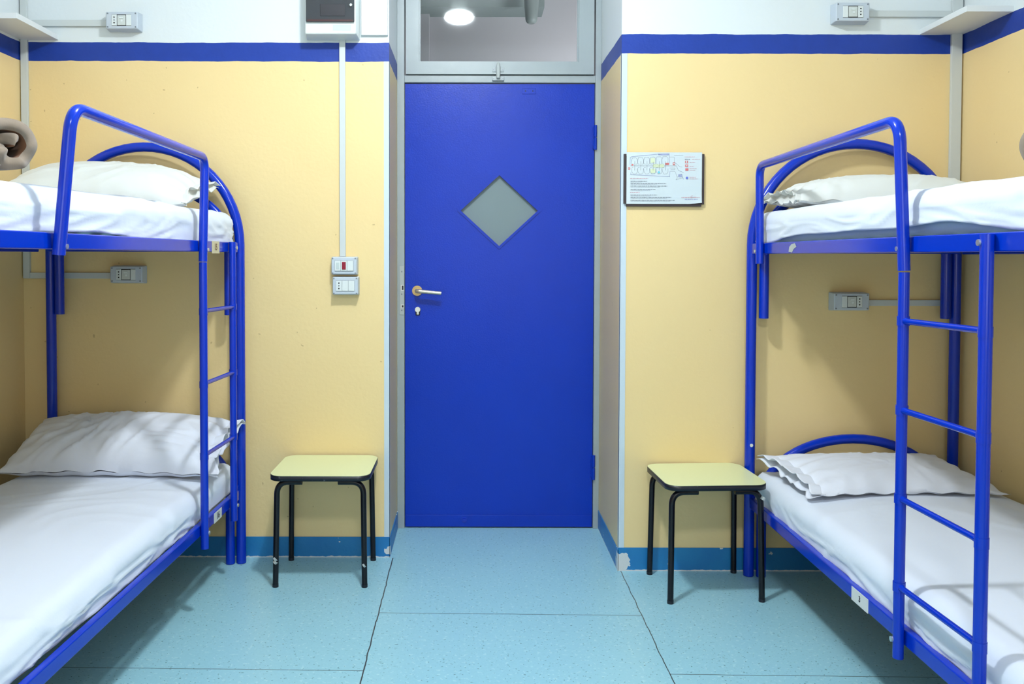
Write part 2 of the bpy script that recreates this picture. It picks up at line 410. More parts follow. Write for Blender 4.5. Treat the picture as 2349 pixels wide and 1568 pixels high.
# transom window
tr = tag(thing('window_1', 'grey framed transom window above the blue door', 'window', (0, YD, 2.14)), kind='structure')
o2 = [(-0.307, 0.0), (0.571, 0.0), (0.571, 0.787), (-0.307, 0.787)]; i2 = [(-0.246, 0.056), (0.500, 0.056), (0.500, 0.72), (-0.246, 0.72)]
sash = obj('window_sash', ring_quads(o2, i2, -0.034, 0.02, NB()), M['frame'], tr, bevel=0.002)
i3 = [(-0.2395, 0.0625), (0.4935, 0.0625), (0.4935, 0.713), (-0.2395, 0.713)]
obj('putty_bead', ring_quads(i2, i3, -0.018, -0.004, NB()), M['frame'], sash)
obj('glass_pane', box(-0.246, 0.500, -0.003, 0.001, 0.056, 0.72), M['glass'], tr)
# slide latch
bm = NB(); bx(bm, 0.096, 0.151, -0.037, -0.034, 0.010, 0.030)
lt = obj('latch_bracket', bm, M['frame'], tr, bevel=0.001)
obj('latch_bolt', tb([(0.1235, -0.044, -0.020), (0.1235, -0.044, 0.030), (0.1235, -0.042, 0.052)], [0.009, 0.011, 0.004], 14), M['worn'], lt)
obj('latch_keeper', box(0.096, 0.151, -0.037, -0.022, -0.030, -0.012), M['frame'], tr, bevel=0.001)
for xx in (0.102, 0.145):
    for zz, yy in ((0.020, -0.0375), (-0.021, -0.0375)):
        obj('screw', disc(NB(), (xx, yy, zz), (0, -1, 0), 0.003, 0.001, 10), M['screw'], tr)

# ---- corridor beyond the transom
struct('wall_corridor', box(-3.2, 3.2, 6.3, 6.4, 0, 3.9), M['corr'])
struct('wall_corridor_left', box(-3.3, -3.2, YB, 6.4, 0, 3.9), M['corr'])
struct('wall_corridor_right', box(3.2, 3.3, YB, 6.4, 0, 3.9), M['corr'])
struct('wall_corridor_back', box(-3.2, 3.2, YB, YB + 0.02, ZC, 3.9), M['corr'])
struct('ceiling_corridor', box(-3.3, 3.3, YB, 6.4, 3.6, 3.7), M['corrtop'])
struct('trim_corridor_beam', box(-3.2, 0.50, 6.05, 6.3, 3.005, 3.6), M['corrtop'])
struct('trim_corridor_pier', box(-0.55, -0.30, 6.22, 6.3, 0, 3.01), M['corr'], bevel=0.004)
lamp = thing('ceiling_lamp', 'round glowing white ceiling lamp mirrored in the transom glass above the door', 'lamp', (-0.085, 2.31, 2.905))
bm = NB(); bmesh.ops.create_uvsphere(bm, u_segments=32, v_segments=16, radius=1.0)
bmesh.ops.scale(bm, vec=(0.094, 0.094, 0.036), verts=bm.verts); obj('lamp_globe', bm, M['glow'], lamp, smooth=True)
obj('lamp_mount', disc(NB(), (0, 0, 0.030), (0, 0, 1), 0.055, 0.165, 28), M['wplastic'], lamp)
fx = thing('corridor_fixture', 'grey rounded fitting hanging from the corridor ceiling seen at the right of the transom glass', 'fixture', (0.400, 5.9, 2.85))
bm = NB(); pr = [(0.0, 0.0), (0.022, 0.003), (0.035, 0.014), (0.040, 0.030), (0.043, 0.075), (0.048, 0.12), (0.05, 0.16)]
tube(bm, [(0, 0, z) for r_, z in pr[1:]], [r_ for r_, z in pr[1:]], 24)
obj('fixture_body', bm, M['corrgrey'], fx); obj('fixture_stem', tb([(0, 0, 0.15), (0.10, 0, 0.75)], 0.03, 14), M['corrgrey'], fx)

# ------------------------------------------------------------------ wall fittings
def holes(bm, x, y, zc, k=1.0):
    for dz, r in ((0.0115, 0.0030), (0.0, 0.0024), (-0.0115, 0.0030)):
        tube(bm, [(x, y, zc + dz * k), (x, y - 0.0015, zc + dz * k)], r, 10)
def screws4(par, x0, x1, z0, z1, y, r=0.0032):
    for x in (x0, x1):
        for z in (z0, z1): obj('screw', disc(NB(), (x, y, z), (0, -1, 0), r, 0.0015, 10), M['screw'], par)
def socket(label, x0, x1, z0, z1, yw, flip):
    """surface mounted box with socket holes, clear lens and blank module"""
    xc, zc = (x0 + x1) / 2, (z0 + z1) / 2; W, H = (x1 - x0), (z1 - z0); D = 0.050
    t = thing('wall_socket', label, 'socket', (xc, yw, zc), 0, 'wall sockets by the beds')
    bm = frustum(NB(), -W / 2, W / 2, -H / 2, H / 2, 0, -D, 0.004); obj('socket_box', bm, M['plastic'], t, bevel=0.004, seg=3)
    s = -1 if not flip else 1
    obj('module_frame', box(-0.040, 0.040, -D - 0.001, -D + 0.004, -0.0235, 0.0235), M['hole'], t)
    a = s * 0.030
    so = obj('socket_module', box(a - 0.0105, a + 0.0105, -D - 0.003, -D, -0.0225, 0.0225), M['wplastic'], t, bevel=0.0008)
    hb = NB(); holes(hb, a, -D - 0.0025, 0); obj('pin_holes', hb, M['hole'], so)
    le = obj('lens_module', box(-0.0175, 0.0175, -D - 0.0035, -D, -0.0205, 0.0205), M['clear'], t, bevel=0.0015)
    bm = NB(); bx(bm, -0.008, 0.008, -D - 0.006, -D - 0.003, 0.006, 0.011); tube(bm, [(0.002, -D - 0.003, -0.003), (0.002, -D - 0.005, -0.003)], 0.0045, 12)
    obj('lens_switch', bm, M['wplastic'], le)
    obj('blank_module', box(-a - 0.0105, -a + 0.0105, -D - 0.003, -D, -0.0225, 0.0225), M['wplastic'], t, bevel=0.0008)
    screws4(t, -W / 2 + 0.012, W / 2 - 0.012, -H / 2 + 0.011, H / 2 - 0.011, -D)
    return t
socket('grey socket box on the white wall strip at the upper left of the room', -1.528, -1.388, 2.231, 2.309, YL, False)
socket('grey socket box on the yellow wall under the left upper bunk', -1.520, -1.378, 1.173, 1.249, YL, False)
socket('grey socket box on the white wall strip at the upper right of the room', 1.448, 1.590, 2.227, 2.308, YR, True)
socket('grey socket box on the yellow wall under the right upper bunk', 1.456, 1.606, 1.073, 1.149, YR, True)

def switchbox(label, x0, x1, z0, z1, yw, mods):
    xc, zc = (x0 + x1) / 2, (z0 + z1) / 2; W, H = (x1 - x0), (z1 - z0); D = 0.040
    t = thing('light_switch', label, 'switch', (xc, yw, zc), 0, 'switch boxes beside the door')
    obj('switch_box', frustum(NB(), -W / 2, W / 2, -H / 2, H / 2, 0, -D, 0.003), M['plastic'], t, bevel=0.005, seg=3)
    obj('module_frame', box(-0.0395, 0.0395, -D - 0.001, -D + 0.004, -0.0225, 0.0225), M['screw'], t)
    for i, kind in enumerate(mods):
        a = (i - 1) * 0.0262
        mo = obj('module', box(a - 0.0125, a + 0.0125, -D - 0.0035, -D, -0.0215, 0.0215), M['wplastic'], t, bevel=0.0008)
        if kind == 'grey': obj('indicator', box(a - 0.007, a + 0.007, -D - 0.005, -D - 0.003, -0.014, 0.014), M['lens'], mo, bevel=0.001)
        if kind == 'red': tag(obj('indicator', box(a - 0.008, a + 0.008, -D - 0.0055, -D - 0.003, -0.016, 0.016), M['red'], mo, bevel=0.001), 'dark red indicator lens')
        if kind == 'holes':
            hb = NB(); holes(hb, a, -D - 0.003, 0); obj('pin_holes', hb, M['hole'], mo)
    screws4(t, -W / 2 + 0.009, W / 2 - 0.009, -H / 2 + 0.008, H / 2 - 0.008, -D, 0.003)
switchbox('upper switch box left of the door, with a dark red lens', -0.592, -0.479, 1.211, 1.289, YL, ('grey', 'red', 'blank'))
switchbox('lower switch box left of the door, with socket holes and two blank keys', -0.587, -0.474, 1.126, 1.205, YL, ('holes', 'blank', 'blank'))

def conduit(label, segs, yw, depth=0.012):
    bm = NB()
    for x0, x1, z0, z1 in segs: bx(bm, x0, x1, yw - depth, yw, z0, z1)
    tag(obj('cable_conduit', bm, M['conduit'], bevel=0.0012), label, 'conduit', 'white cable conduits')
conduit('white cable conduit running from the breaker box down to the switches', [(-0.558, -0.533, 1.289, 2.215)], YL)
conduit('tall white conduit running down the far left corner of the room', [(-1.900, -1.872, 1.193, ZC)], YL - 0.0005, 0.014)
conduit('short white horizontal conduit to the socket under the left bunk', [(-1.8715, -1.521, 1.193, 1.218)], YL - 0.0005)
conduit('short white horizontal conduit to the upper left socket box', [(-1.8715, -1.529, 2.255, 2.281)], YL - 0.0005)
conduit('tall white conduit running down the far right corner of the room', [(1.936, 1.978, 1.093, ZC)], YR - 0.0005, 0.014)
conduit('short white horizontal conduit to the socket under the right bunk', [(1.607, 1.9355, 1.093, 1.117)], YR - 0.0005)
conduit('short white horizontal conduit to the upper right socket box', [(1.591, 1.9355, 2.258, 2.283)], YR - 0.0005)

# breaker panel
pn = thing('breaker_panel', 'white breaker box with smoked cover on the wall left of the transom', 'electrical panel', (-0.583, YL, 2.21))
D = 0.085
bm = frustum(NB(), -0.113, 0.113, -0.012, 0.40, 0, -D, 0.008); obj('panel_box', bm, M['wplastic'], pn, bevel=0.006, seg=3)
sc = obj('smoked_cover', box(-0.100, 0.100, -D - 0.012, -D, 0.043, 0.36), M['smoke'], pn, bevel=0.004)
bm = NB(); bx(bm, -0.040, 0.062, -D - 0.0135, -D - 0.0115, 0.066, 0.115); obj('breaker_row', bm, M['smoke2'], sc, bevel=0.001)
obj('cover_knob', tb([(0.087, -D - 0.012, 0.110), (0.087, -D - 0.020, 0.110)], 0.0055, 14), M['steel'], sc)
obj('cover_edge', box(-0.094, 0.094, -D - 0.0130, -D - 0.0115, 0.045, 0.052), M['maroon'], sc)
bm = NB(); bx(bm, 0.010, 0.085, -D - 0.0006, -D + 0.002, 0.010, 0.034); obj('paper_label', bm, M['lens'], pn)
tag(obj('blank_cover_plate', box(-0.4655, -0.353, YL - 0.014, YL, 2.219, 2.62), M['wplastic'], bevel=0.002), 'plain white cover plate between the breaker box and the door recess', 'cover plate')

# corner shelves
def shelf(label, xa, xb, y0, y1, z):
    tag(obj('corner_shelf', box(xa, xb, y0, y1, z, z + 0.022), M['white'], bevel=0.001), label, 'shelf', 'small shelves high in the corners')
shelf('small white shelf board high in the far left corner', XL, -1.745, 3.372, YL, 2.199)
shelf('small white shelf board high in the far right corner', 1.812, XR, 3.219, YR, 2.190)

# ------------------------------------------------------------------ evacuation plan
ev = thing('evacuation_plan', 'laminated evacuation plan with dark side strips on the wall right of the door', 'notice', (0.617, YR, 1.494))
EW, EH = 0.326, 0.222
bd = NB(); bx(bd, 0, 0.0105, -0.012, 0, 0.012, 0.212); bx(bd, EW - 0.0105, EW, -0.012, 0, 0.009, 0.212); bx(bd, 0.0105, EW - 0.0105, -0.012, 0, 0.0, 0.012)
bx(bd, 0.010, EW - 0.010, -0.006, 0, 0.010, 0.205)
obj('backing_board', bd, M['frameback'], ev, bevel=0.0008)
PXO, PW, PZ0, PZ1 = 0.0105, EW - 0.021, 0.0105, 0.218
bm = NB(); n = 12; rows = []
for j in range(n + 1):
    rows.append([])
    for i in range(n + 1):
        u, v = i / n, j / n; lift = 0.004 * max(0, (u - 0.75) * 4) ** 2 * max(0, (0.25 - v) * 4) ** 2
        z = PZ0 + (PZ1 - PZ0) * v - (0.0 if v > 0 else -0.004 * max(0, (u - 0.85) / 0.15))
        rows[-1].append(bm.verts.new((PXO + PW * u, -0.0145 - lift, z)))
for j in range(n):
    for i in range(n): bm.faces.new((rows[j][i], rows[j][i + 1], rows[j + 1][i + 1], rows[j + 1][i]))
sh = obj('plan_sheet', bm, M['paper'], ev)
# drawing; coordinates in the zoom crop: x 340..1915, y 180..1270
def E(x, y): return PXO + (x - 340) / 1575.0 * PW, PZ1 - (y - 180) / 1090.0 * (PZ1 - PZ0)
EY = -0.0156
def line(bm, pts, wdt=0.0007):
    for a, b in zip(pts[:-1], pts[1:]):
        ax, az = E(*a); bxx, bz = E(*b); d = Vector((bxx - ax, 0, bz - az)); L = d.length
        if L < 1e-6: continue
        d /= L; nn = Vector((-d.z, 0, d.x)) * wdt / 2
        A = Vector((ax, EY, az)) - d * wdt / 3; B = Vector((bxx, EY, bz)) + d * wdt / 3
        bm.faces.new([bm.verts.new(p) for p in (A - nn, B - nn, B + nn, A + nn)])
def rect(bm, x0, y0, x1, y1):
    a, b = E(x0, y0), E(x1, y1)
    bm.faces.new([bm.verts.new(p) for p in ((a[0], EY, b[1]), (b[0], EY, b[1]), (b[0], EY, a[1]), (a[0], EY, a[1]))])
def ebl(bm, x, y, r, n=16):
    c = E(x, y); bm.faces.new([bm.verts.new((c[0] + r * math.cos(2 * PI * k / n), EY, c[1] + r * math.sin(2 * PI * k / n))) for k in range(n)])
bm = NB()
for i in range(6):
    x0 = 440 + 128 * i; x1 = x0 + 122; yt = 300 - 6 * i
    line(bm, [(x0, 420), (x0 - 2, yt + 60), (x0 + 18, yt), (x1 - 30, yt - 6), (x1, yt + 30), (x1, 410)])
    line(bm, [(x0, 520), (x0 + 6, 580), (x0 + 40, 640), (x1 - 20, 632), (x1, 600), (x1, 520)])
    line(bm, [(x0 + 68, 370), (x0 + 68, 560)], 0.0009)
    line(bm, [(x0 + 8, 425), (x0 + 40, 430)]); line(bm, [(x0 + 88, 430), (x1 + 2, 425)]); line(bm, [(x0 + 8, 505), (x0 + 40, 500)])
line(bm, [(420, 465), (1200, 465), (1380, 465), (1420, 560), (1530, 605)], 0.0008)
line(bm, [(1230, 280), (1330, 280), (1330, 380), (1450, 480), (1500, 490)]); line(bm, [(1330, 240), (1520, 238)])
line(bm, [(1240, 580), (1350, 580), (1400, 720), (1370, 760), (1520, 715)]); line(bm, [(1240, 510), (1350, 510), (1350, 545), (1260, 545)])
line(bm, [(1400, 690), (1490, 640), (1530, 750)])
obj('plan_drawing', bm, M['ink'], sh)
bm = NB(); line(bm, [(410, 440), (415, 290), (450, 270), (1000, 215), (1225, 205), (1240, 400)], 0.0016)
line(bm, [(430, 600), (425, 650), (1240, 690), (1245, 590)], 0.0016); rect(bm, 1000, 212, 1220, 240); rect(bm, 1420, 640, 1500, 700)
obj('plan_outline', bm, M['inkvio'], sh)
bm = NB(); rect(bm, 890, 430, 1120, 500); rect(bm, 840, 530, 940, 620); rect(bm, 840, 300, 930, 400); obj('plan_corridor_tint', bm, M['inkyel'], sh)
for r_ in ((1560, 355, 1622, 408), (1560, 436, 1625, 488), (1565, 515, 1632, 568), (1145, 402, 1228, 445), (1303, 390, 1350, 450), (372, 500, 414, 545), (442, 430, 480, 460)):
    bm = NB(); rect(bm, *r_); obj('plan_symbol', bm, M['inkred'], sh)
EYs = EY; EY -= 0.0003
for r_ in ((1582, 358, 1600, 402), (1582, 450, 1606, 470), (1318, 402, 1338, 430), (382, 512, 396, 530)):
    bm = NB(); rect(bm, *r_); obj('symbol_mark', bm, M['paper'], sh)
bm = NB(); ebl(bm, 1602, 720, 0.0052); obj('legend_dot', bm, M['inkblue'], sh)
bm = NB(); ebl(bm, 1015, 602, 0.0045); obj('position_dot', bm, M['inkcyan'], sh)
EY = EYs
def words(name, m, x0, x1, y, h=9):
    bm = NB(); x = x0
    while x < x1:
        wd = random.uniform(14, 60); rect(bm, x, y, min(x + wd, x1), y + h); x += wd + 9
    obj(name, bm, m, sh)
for x1, y in ((770, 785), (1170, 832), (1190, 890), (950, 960), (980, 1078), (1280, 1130), (1350, 1190)):
    words('text_line', M['ink'], 425, x1, y, 9); words('text_line', M['inklt'], 425, x1 - random.uniform(80, 200), y + 20, 8)
words('text_line', M['ink'], 1553, 1668, 320, 12)
for x0, x1, y, h in ((415, 790, 728, 12), (415, 620, 1024, 10), (1550, 1760, 270, 9), (1700, 1870, 320, 9), (1490, 1880, 1130, 12)): words('pink_text_line', M['inkpink'], x0, x1, y, h)
for y in (385, 470, 515, 552, 700, 735): words('pink_text_line', M['inkpink'], 1655, 1655 + random.uniform(90, 170), y, 8)
bm = NB(); line(bm, [(1670, 1120), (1720, 1090), (1700, 1150), (1780, 1110)]); obj('signature', bm, M['inkpink'], sh)
words('stamp', M['inkvio'], 1560, 1850, 1165, 18)

# ------------------------------------------------------------------ stools
def stool(label, loc, w_, d_, h_, rz, marks):
    t = thing('stool', label, 'stool', loc, rz, 'black legged stools')
    st = obj('seat_panel', prism(NB(), rrect(-w_ / 2, w_ / 2, -d_ / 2, d_ / 2, 0.052), h_ - 0.022, h_ - 0.0025), M['edge'], t)
    obj('seat_top', prism(NB(), rrect(-w_ / 2 + 0.001, w_ / 2 - 0.001, -d_ / 2 + 0.001, d_ / 2 - 0.001, 0.051), h_ - 0.0025, h_), M['seat'], st)
    lx, ly = 0.174, 0.150
    for sx in (-1, 1):
        for sy in (-1, 1):
            pts = fillet([(sx * 0.070, sy * ly * 0.93, h_ - 0.033), (sx * (lx - 0.006), sy * ly * 0.93, h_ - 0.033), (sx * lx, sy * ly, 0.0)], 0.05, 10)
            lg = obj('leg', tube(NB(), pts, 0.0112, 20), M['black'], t)
            obj('foot_cap', disc(NB(), (sx * lx, sy * ly, 0.0), (0, 0, 1), 0.0120, 0.012, 20), M['edge'], lg)
    for (sx, sy, z, hh) in marks:
        xx = sx * (lx - 0.001); yy = sy * ly
        obj('paint_scrape', tb([(xx - 0.003, yy - 0.003 , z), (xx + 0.003, yy - 0.003, z + hh)], 0.0094, 16), M['worn'], t)
    return t
stool('black legged stool with pale yellow seat standing left of the door', (-0.588, 3.520, 0), 0.392, 0.355, 0.443, 0.0, [(-1, -1, 0.095, 0.007), (-1, -1, 0.108, 0.005), (1, -1, 0.085, 0.004)])
stool('black legged stool with pale yellow seat standing between the door and the right bunk bed', (0.910, 3.374, 0), 0.385, 0.345, 0.447, 0.055, [(1, -1, 0.385, 0.010)])

# ------------------------------------------------------------------ bunk beds
LEN = 2.02
def txt(body, size, mtx, m, parent, name):
    cu = bpy.data.curves.new(name, 'FONT'); cu.body = body; cu.size = size; cu.align_x = 'CENTER'; cu.align_y = 'CENTER'; cu.extrude = 0.0003; cu.offset = size * 0.025
    o = bpy.data.objects.new('tmp', cu); C.objects.link(o)
    bpy.context.view_layer.update()
    me = bpy.data.meshes.new_from_object(o); bpy.data.objects.remove(o)
    me.transform(mtx); me.materials.clear(); me.materials.append(m)
    q = bpy.data.objects.new(name, me); C.objects.link(q); q.parent = parent; return q

def bunk(label, loc, sx, rz, W, inner0, inner1, guard, ladder, zr0, zr1, lean, rungs, RT, gz):
    t = thing('bunk_bed', label, 'bunk bed', loc, rz, 'blue tubular steel bunk beds')
    L = lambda a, b, z: (sx * a, -b, z)
    def big_arch(b):
        r_ = W / 2; zs = 1.743 - 0.405; pts = [L(0, b, 0.002), L(0, b, zs)]
        for k in range(1, 32):
            th = PI * k / 32; pts.append(L(W / 2 - r_ * math.cos(th), b, zs + 0.405 * math.sin(th)))
        pts += [L(W, b, zs), L(W, b, 0.002)]; return pts
    def small_arch(b, zb, zs, zt, b2=None):
        a0, a1 = inner0, inner1; r_ = (a1 - a0) / 2; pts = [L(a0, b, zb), L(a0, b, zs)]
        for k in range(1, 28):
            th = PI * k / 28; pts.append(L((a0 + a1) / 2 - r_ * math.cos(th), b, zs + (zt - zs) * math.sin(th)))
        pts += [L(a1, b, zs), L(a1, b, zb)]; return pts
    ha = obj('head_arch', tb(big_arch(0), RT, 24), M['blue'], t)
    obj('foot_arch', tb(big_arch(LEN), RT, 24), M['blue'], t)
    hb = 0.012
    for nm, b in (('headboard', hb), ('footboard', LEN - hb)):
        obj(nm, tb(small_arch(b, 1.045, 1.345, 1.590), RT * 0.93, 22), M['blue'], t)
        obj(nm, tb(small_arch(b, 0.002, 0.31, 0.560), RT * 0.93, 22), M['blue'], t)
    af = -0.020 if sx < 0 else -0.016
    rs = 0.095 if sx < 0 else 0.050
    for z0, z1 in ((zr0, zr1), (zr0 + 1.012, zr1 + 1.012)):
        for nm, a0 in (('side_rail', af), ('side_rail', W - af - 0.022)):
            x = sorted((sx * a0, sx * (a0 + 0.022)))
            bm = box(x[0], x[1], -(LEN - 0.03), -rs, z0, z1)
            sr = obj(nm, bm, M['blue'], t, bevel=0.004, seg=3)
        for b in (0.030, LEN - 0.052):
            obj('cross_rail', box(sx * 0.01, sx * (W - 0.01), -b - 0.02, -b, z0 + 0.002, z1 - 0.004), M['blue'], t, bevel=0.003)
        for i in range(14):
            b = 0.11 + i * (LEN - 0.26) / 13
            obj('slat', box(sx * 0.030, sx * (W - 0.030), -b - 0.065, -b, z1 - 0.016, z1 - 0.004), M['wood'], t, bevel=0.002)
        # saddle bracket hugging the arch
        obj('bracket', box(sx * (af + 0.021), sx * (af + 0.040), -0.12, -0.014, z0 - 0.003, z1 + 0.001), M['blue'], t, bevel=0.003)
    al = af - 0.0145
    # guard rail
    g0, g1 = guard; gl = lean
    zt = 1.640
    pts = [L(al, g0, gz[0]), L(al, g0, 1.45), L(al - gl * 0.25, g0, zt - 0.004), L(al - gl, g1, zt), L(al, g1, 1.45 - 0.05), L(al, g1, gz[1])]
    P0 = [Vector(p) for p in pts]
    path = fillet([P0[0], P0[2], P0[3], P0[5]], [0.05, 0.06], 12)
    gr = obj('guard_rail', tb(path, 0.0150, 22), M['blue'], t)
    for g in (g0, g1):
        obj('bolt', disc(NB(), L(al - 0.010 - 0.004, g - 0.006, 1.312), (-sx, 0, 0), 0.006, 0.005, 14), M['steel'], gr)
    # ladder
    lf, ln, zbf, zbn, ztf, ztn = ladder
    bm = NB(); tube(bm, [L(al, lf, zbf), L(al, lf, ztf)], 0.0135, 20); tube(bm, [L(al, ln, zbn), L(al, ln, ztn)], 0.0140, 20)
    ld = obj('ladder_frame', bm, M['blue'], t)
    for z in rungs:
        bm = NB(); tube(bm, [L(al, lf, z), L(al, lf + (ln - lf) * 0.08, z), L(al, lf + (ln - lf) * 0.92, z + 0.004), L(al, ln, z + 0.004)], [0.011, 0.0078, 0.0078, 0.011], 14)
        tube(bm, [L(al, lf, z - 0.012), L(al, lf, z + 0.012)], 0.0155, 20); tube(bm, [L(al, ln, z - 0.010), L(al, ln, z + 0.014)], 0.0150, 20)
        obj('rung', bm, M['blue'], ld)
    for b, z in ((ln, 1.322), (lf, 0.305), (ln, 0.305), (lf, 1.322)):
        if z > 1 and abs(b - g0) < 0.1 or z > 1 and abs(b - g1) < 0.1: continue
        obj('bolt', disc(NB(), L(al - 0.010, b - 0.005 * (1 if b == ln else 1), z), (-sx, 0, 0), 0.007, 0.008, 14), M['steel'], ld)
    return t, L, af
TL, LL, AFL = bunk('blue steel bunk bed on the left, its ladder close to the far wall', (-0.965, 3.636, 0), -1, -0.028, 0.80, 0.043, 0.757,
    (0.560, 1.575), (0.215, 0.560, 0.245, 0.250, 1.345, 1.268), 0.293, 0.333, 0.035, (0.578, 0.833, 1.091), 0.0200, (1.270, 1.292))
TR, LR, AFR = bunk('blue steel bunk bed on the right of the room, its ladder nearest the camera', (1.126, 3.500, 0), 1, 0.006, 0.822, 0.046, 0.776,
    (0.185, 1.278), (1.278, 1.630, 0.258, 0.225, 1.252, 1.340), 0.290, 0.332, 0.018, (0.444, 0.672, 0.900, 1.128), 0.0205, (1.265, 1.256))
# lower rear ends
# stickers on the rails
def sticker(par, L, sx, af, b, wdt, z0, z1, m, body=None, size=0.02, ink=None, name='sticker'):
    x = sx * (af - 0.0008)
    s = obj(name, box(x - 0.0006, x + 0.0006, -b - wdt, -b, z0, z1), m, par)
    if body:
        mt = Matrix.Translation((sx * (af - 0.0018), -(b + wdt / 2), (z0 + z1) / 2)) @ Matrix.Rotation(PI / 2 if sx < 0 else -PI / 2, 4, 'Z') @ Matrix.Rotation(PI / 2, 4, 'X')
        txt(body, size, mt, ink, s, 'sticker_number')
    return s
sticker(TL, LL, -1, AFL, 0.335, 0.085, 1.300, 1.345, M['stickery'], '15', 0.034, M['inkbrown'])
sticker(TL, LL, -1, AFL, 0.325, 0.090, 0.293, 0.331, M['sticker'], '16', 0.034, M['inkdark'])
sticker(TR, LR, 1, AFR, 0.975, 0.105, 0.290, 0.330, M['sticker'], '3', 0.024, M['inkdark'])
bm = NB()
bm.faces.new([bm.verts.new((AFR - 0.0008, -b, z)) for b, z in ((0.442, 1.309), (0.449, 1.326), (0.468, 1.335), (0.50, 1.338), (0.515, 1.326), (0.49, 1.318), (0.475, 1.306))])
tag(obj('worn_patch', bm, M['worn'], TR), 'bare patch where a sticker was peeled off')
tag(obj('paint_chip', disc(NB(), (0.0, -0.0195, 0.535), (0, -1, 0), 0.0065, 0.002, 14), M['sticker'], TR), 'pale paint chip on the tall post')

# ------------------------------------------------------------------ bedding
def nz(x, y, z=0.0): return noise.noise(Vector((x, y, z)))
def fold(x, y, s=0.0, ang=0.6, k=9.0):
    """soft directional wrinkles"""
    ca, sa = math.cos(ang), math.sin(ang); u = x * ca + y * sa; v = -x * sa + y * ca
    wv = nz(u * 1.6 + s, v * 1.6, s) * 1.1
    r_ = 1 - abs(nz(u * k * 0.35 + s * 3, v * k + wv * 3, s)) * 2.4
    return max(0.0, r_) ** 2 * (0.35 + 0.65 * max(0, nz(u * 2 + 7, v * 2 + s, 3) + 0.35))
def drape(name, label, cat, loc, sx, rz, a0, a1, b0, b1, ztop, r, hem, m, amp, seed, group, crown=0.01, sag=None):
    NA, NBb = 74, 130; zl = []
    ext = r * PI / 2 + 0.15
    bm = NB(); rows = []
    for j in range(NBb + 1):
        row = []
        for i in range(NA + 1):
            u = a0 - ext + r + (a1 - a0 + 2 * ext - 2 * r) * i / NA; v = b0 - ext + r + (b1 - b0 + 2 * ext - 2 * r) * j / NBb
            cu = min(max(u, a0 + r), a1 - r); cv = min(max(v, b0 + r), b1 - r)
            du, dv = u - cu, v - cv; d = math.hypot(du, dv)
            nu, nv = (du / d, dv / d) if d > 1e-9 else (0, 0)
            side = 'room' if abs(du) >= abs(dv) and du < 0 else 'o'
            dm = r * PI / 2 + hem(v if abs(du) >= abs(dv) else (b0 if dv < 0 else b1), side)
            if d > r * PI / 2: d = min(r * PI / 2 + (d - r * PI / 2) * (dm - r * PI / 2) / 0.15, dm)
            wr = fold(u * 1.0, v * 1.0, seed, 0.9 + 0.5 * nz(u, v, seed), 7.0) * amp + nz(u * 2.2 + seed, v * 1.5, 1) * amp * 0.9
            if d < r * PI / 2:
                th = d / r; p = Vector((cu + nu * r * math.sin(th), cv + nv * r * math.sin(th), ztop - r + r * math.cos(th)))
                nrm = Vector((nu * math.sin(th), nv * math.sin(th), math.cos(th)))
            else:
                dd = d - r * PI / 2; sw = fold(v * 1.2 + u, dd * 3.0 + v * 0.4, seed + 5, 0.5, 9.0) * amp * 1.1
                p = Vector((cu + nu * r, cv + nv * r, ztop - r - dd)); nrm = Vector((nu, nv, 0))
                wr = wr * 0.4 + sw - dd * 0.06
            p += nrm * wr
            cw = math.sin(PI * min(max((u - a0) / (a1 - a0), 0), 1)) * math.sin(PI * min(max((v - b0) / (b1 - b0), 0), 1)) ** 0.5
            p.z += crown * cw
            if sag: p.z += sag(u, v) * (1.0 if p.z > ztop - r else max(0.0, 1 - (ztop - r - p.z) / 0.07))
            row.append(bm.verts.new((sx * p.x, -p.y, p.z)))
        rows.append(row)
    for j in range(NBb):
        for i in range(NA):
            q = (rows[j][i], rows[j][i + 1], rows[j + 1][i + 1], rows[j + 1][i]); bm.faces.new(q if sx < 0 else q[::-1])
    bmesh.ops.remove_doubles(bm, verts=bm.verts, dist=1e-5)
    o = obj(name, bm, m, None, smooth=True); o.location = loc; o.rotation_euler = (0, 0, rz)
    s = o.modifiers.new('solid', 'SOLIDIFY'); s.thickness = 0.003; s.offset = -1
    return tag(o, label, cat, group)
def mattress(label, loc, sx, rz, a0, a1, b0, b1, z0, z1):
    bm = box(sx * a0, sx * a1, -b1, -b0, z0, z1)
    o = obj('mattress', bm, M['mattress'], None, bevel=0.028, seg=4); o.location = loc; o.rotation_euler = (0, 0, rz)
    return tag(o, label, 'mattress', 'mattresses on the bunks')
locL, rzL, locR, rzR = (-0.965, 3.636, 0), -0.028, (1.126, 3.500, 0), 0.006
GS = 'white sheets over the mattresses'
mattress('thin mattress under the sheet on the left lower bunk', locL, -1, rzL, 0.030, 0.770, 0.070, 1.93, 0.334, 0.418)
mattress('thin mattress under the sheet on the left upper bunk', locL, -1, rzL, 0.024, 0.776, 0.070, 1.93, 1.346, 1.428)
mattress('thin mattress under the sheet on the right lower bunk', locR, 1, rzR, 0.026, 0.790, 0.060, 1.93, 0.333, 0.418)
mattress('grey-blue mattress edge showing below the sheet of the right upper bunk', locR, 1, rzR, 0.010, 0.790, 0.070, 1.93, 1.345, 1.428)
def hemL2(v, side):
    return 0.066 - 0.014 * math.exp(-((v - 1.32) / 0.22) ** 2) + 0.003 * nz(v * 6, 1.3)
def hemL1(v, side):
    return 0.064 + 0.005 * nz(v * 9, 4.2) - 0.014 * max(0, v - 0.9)
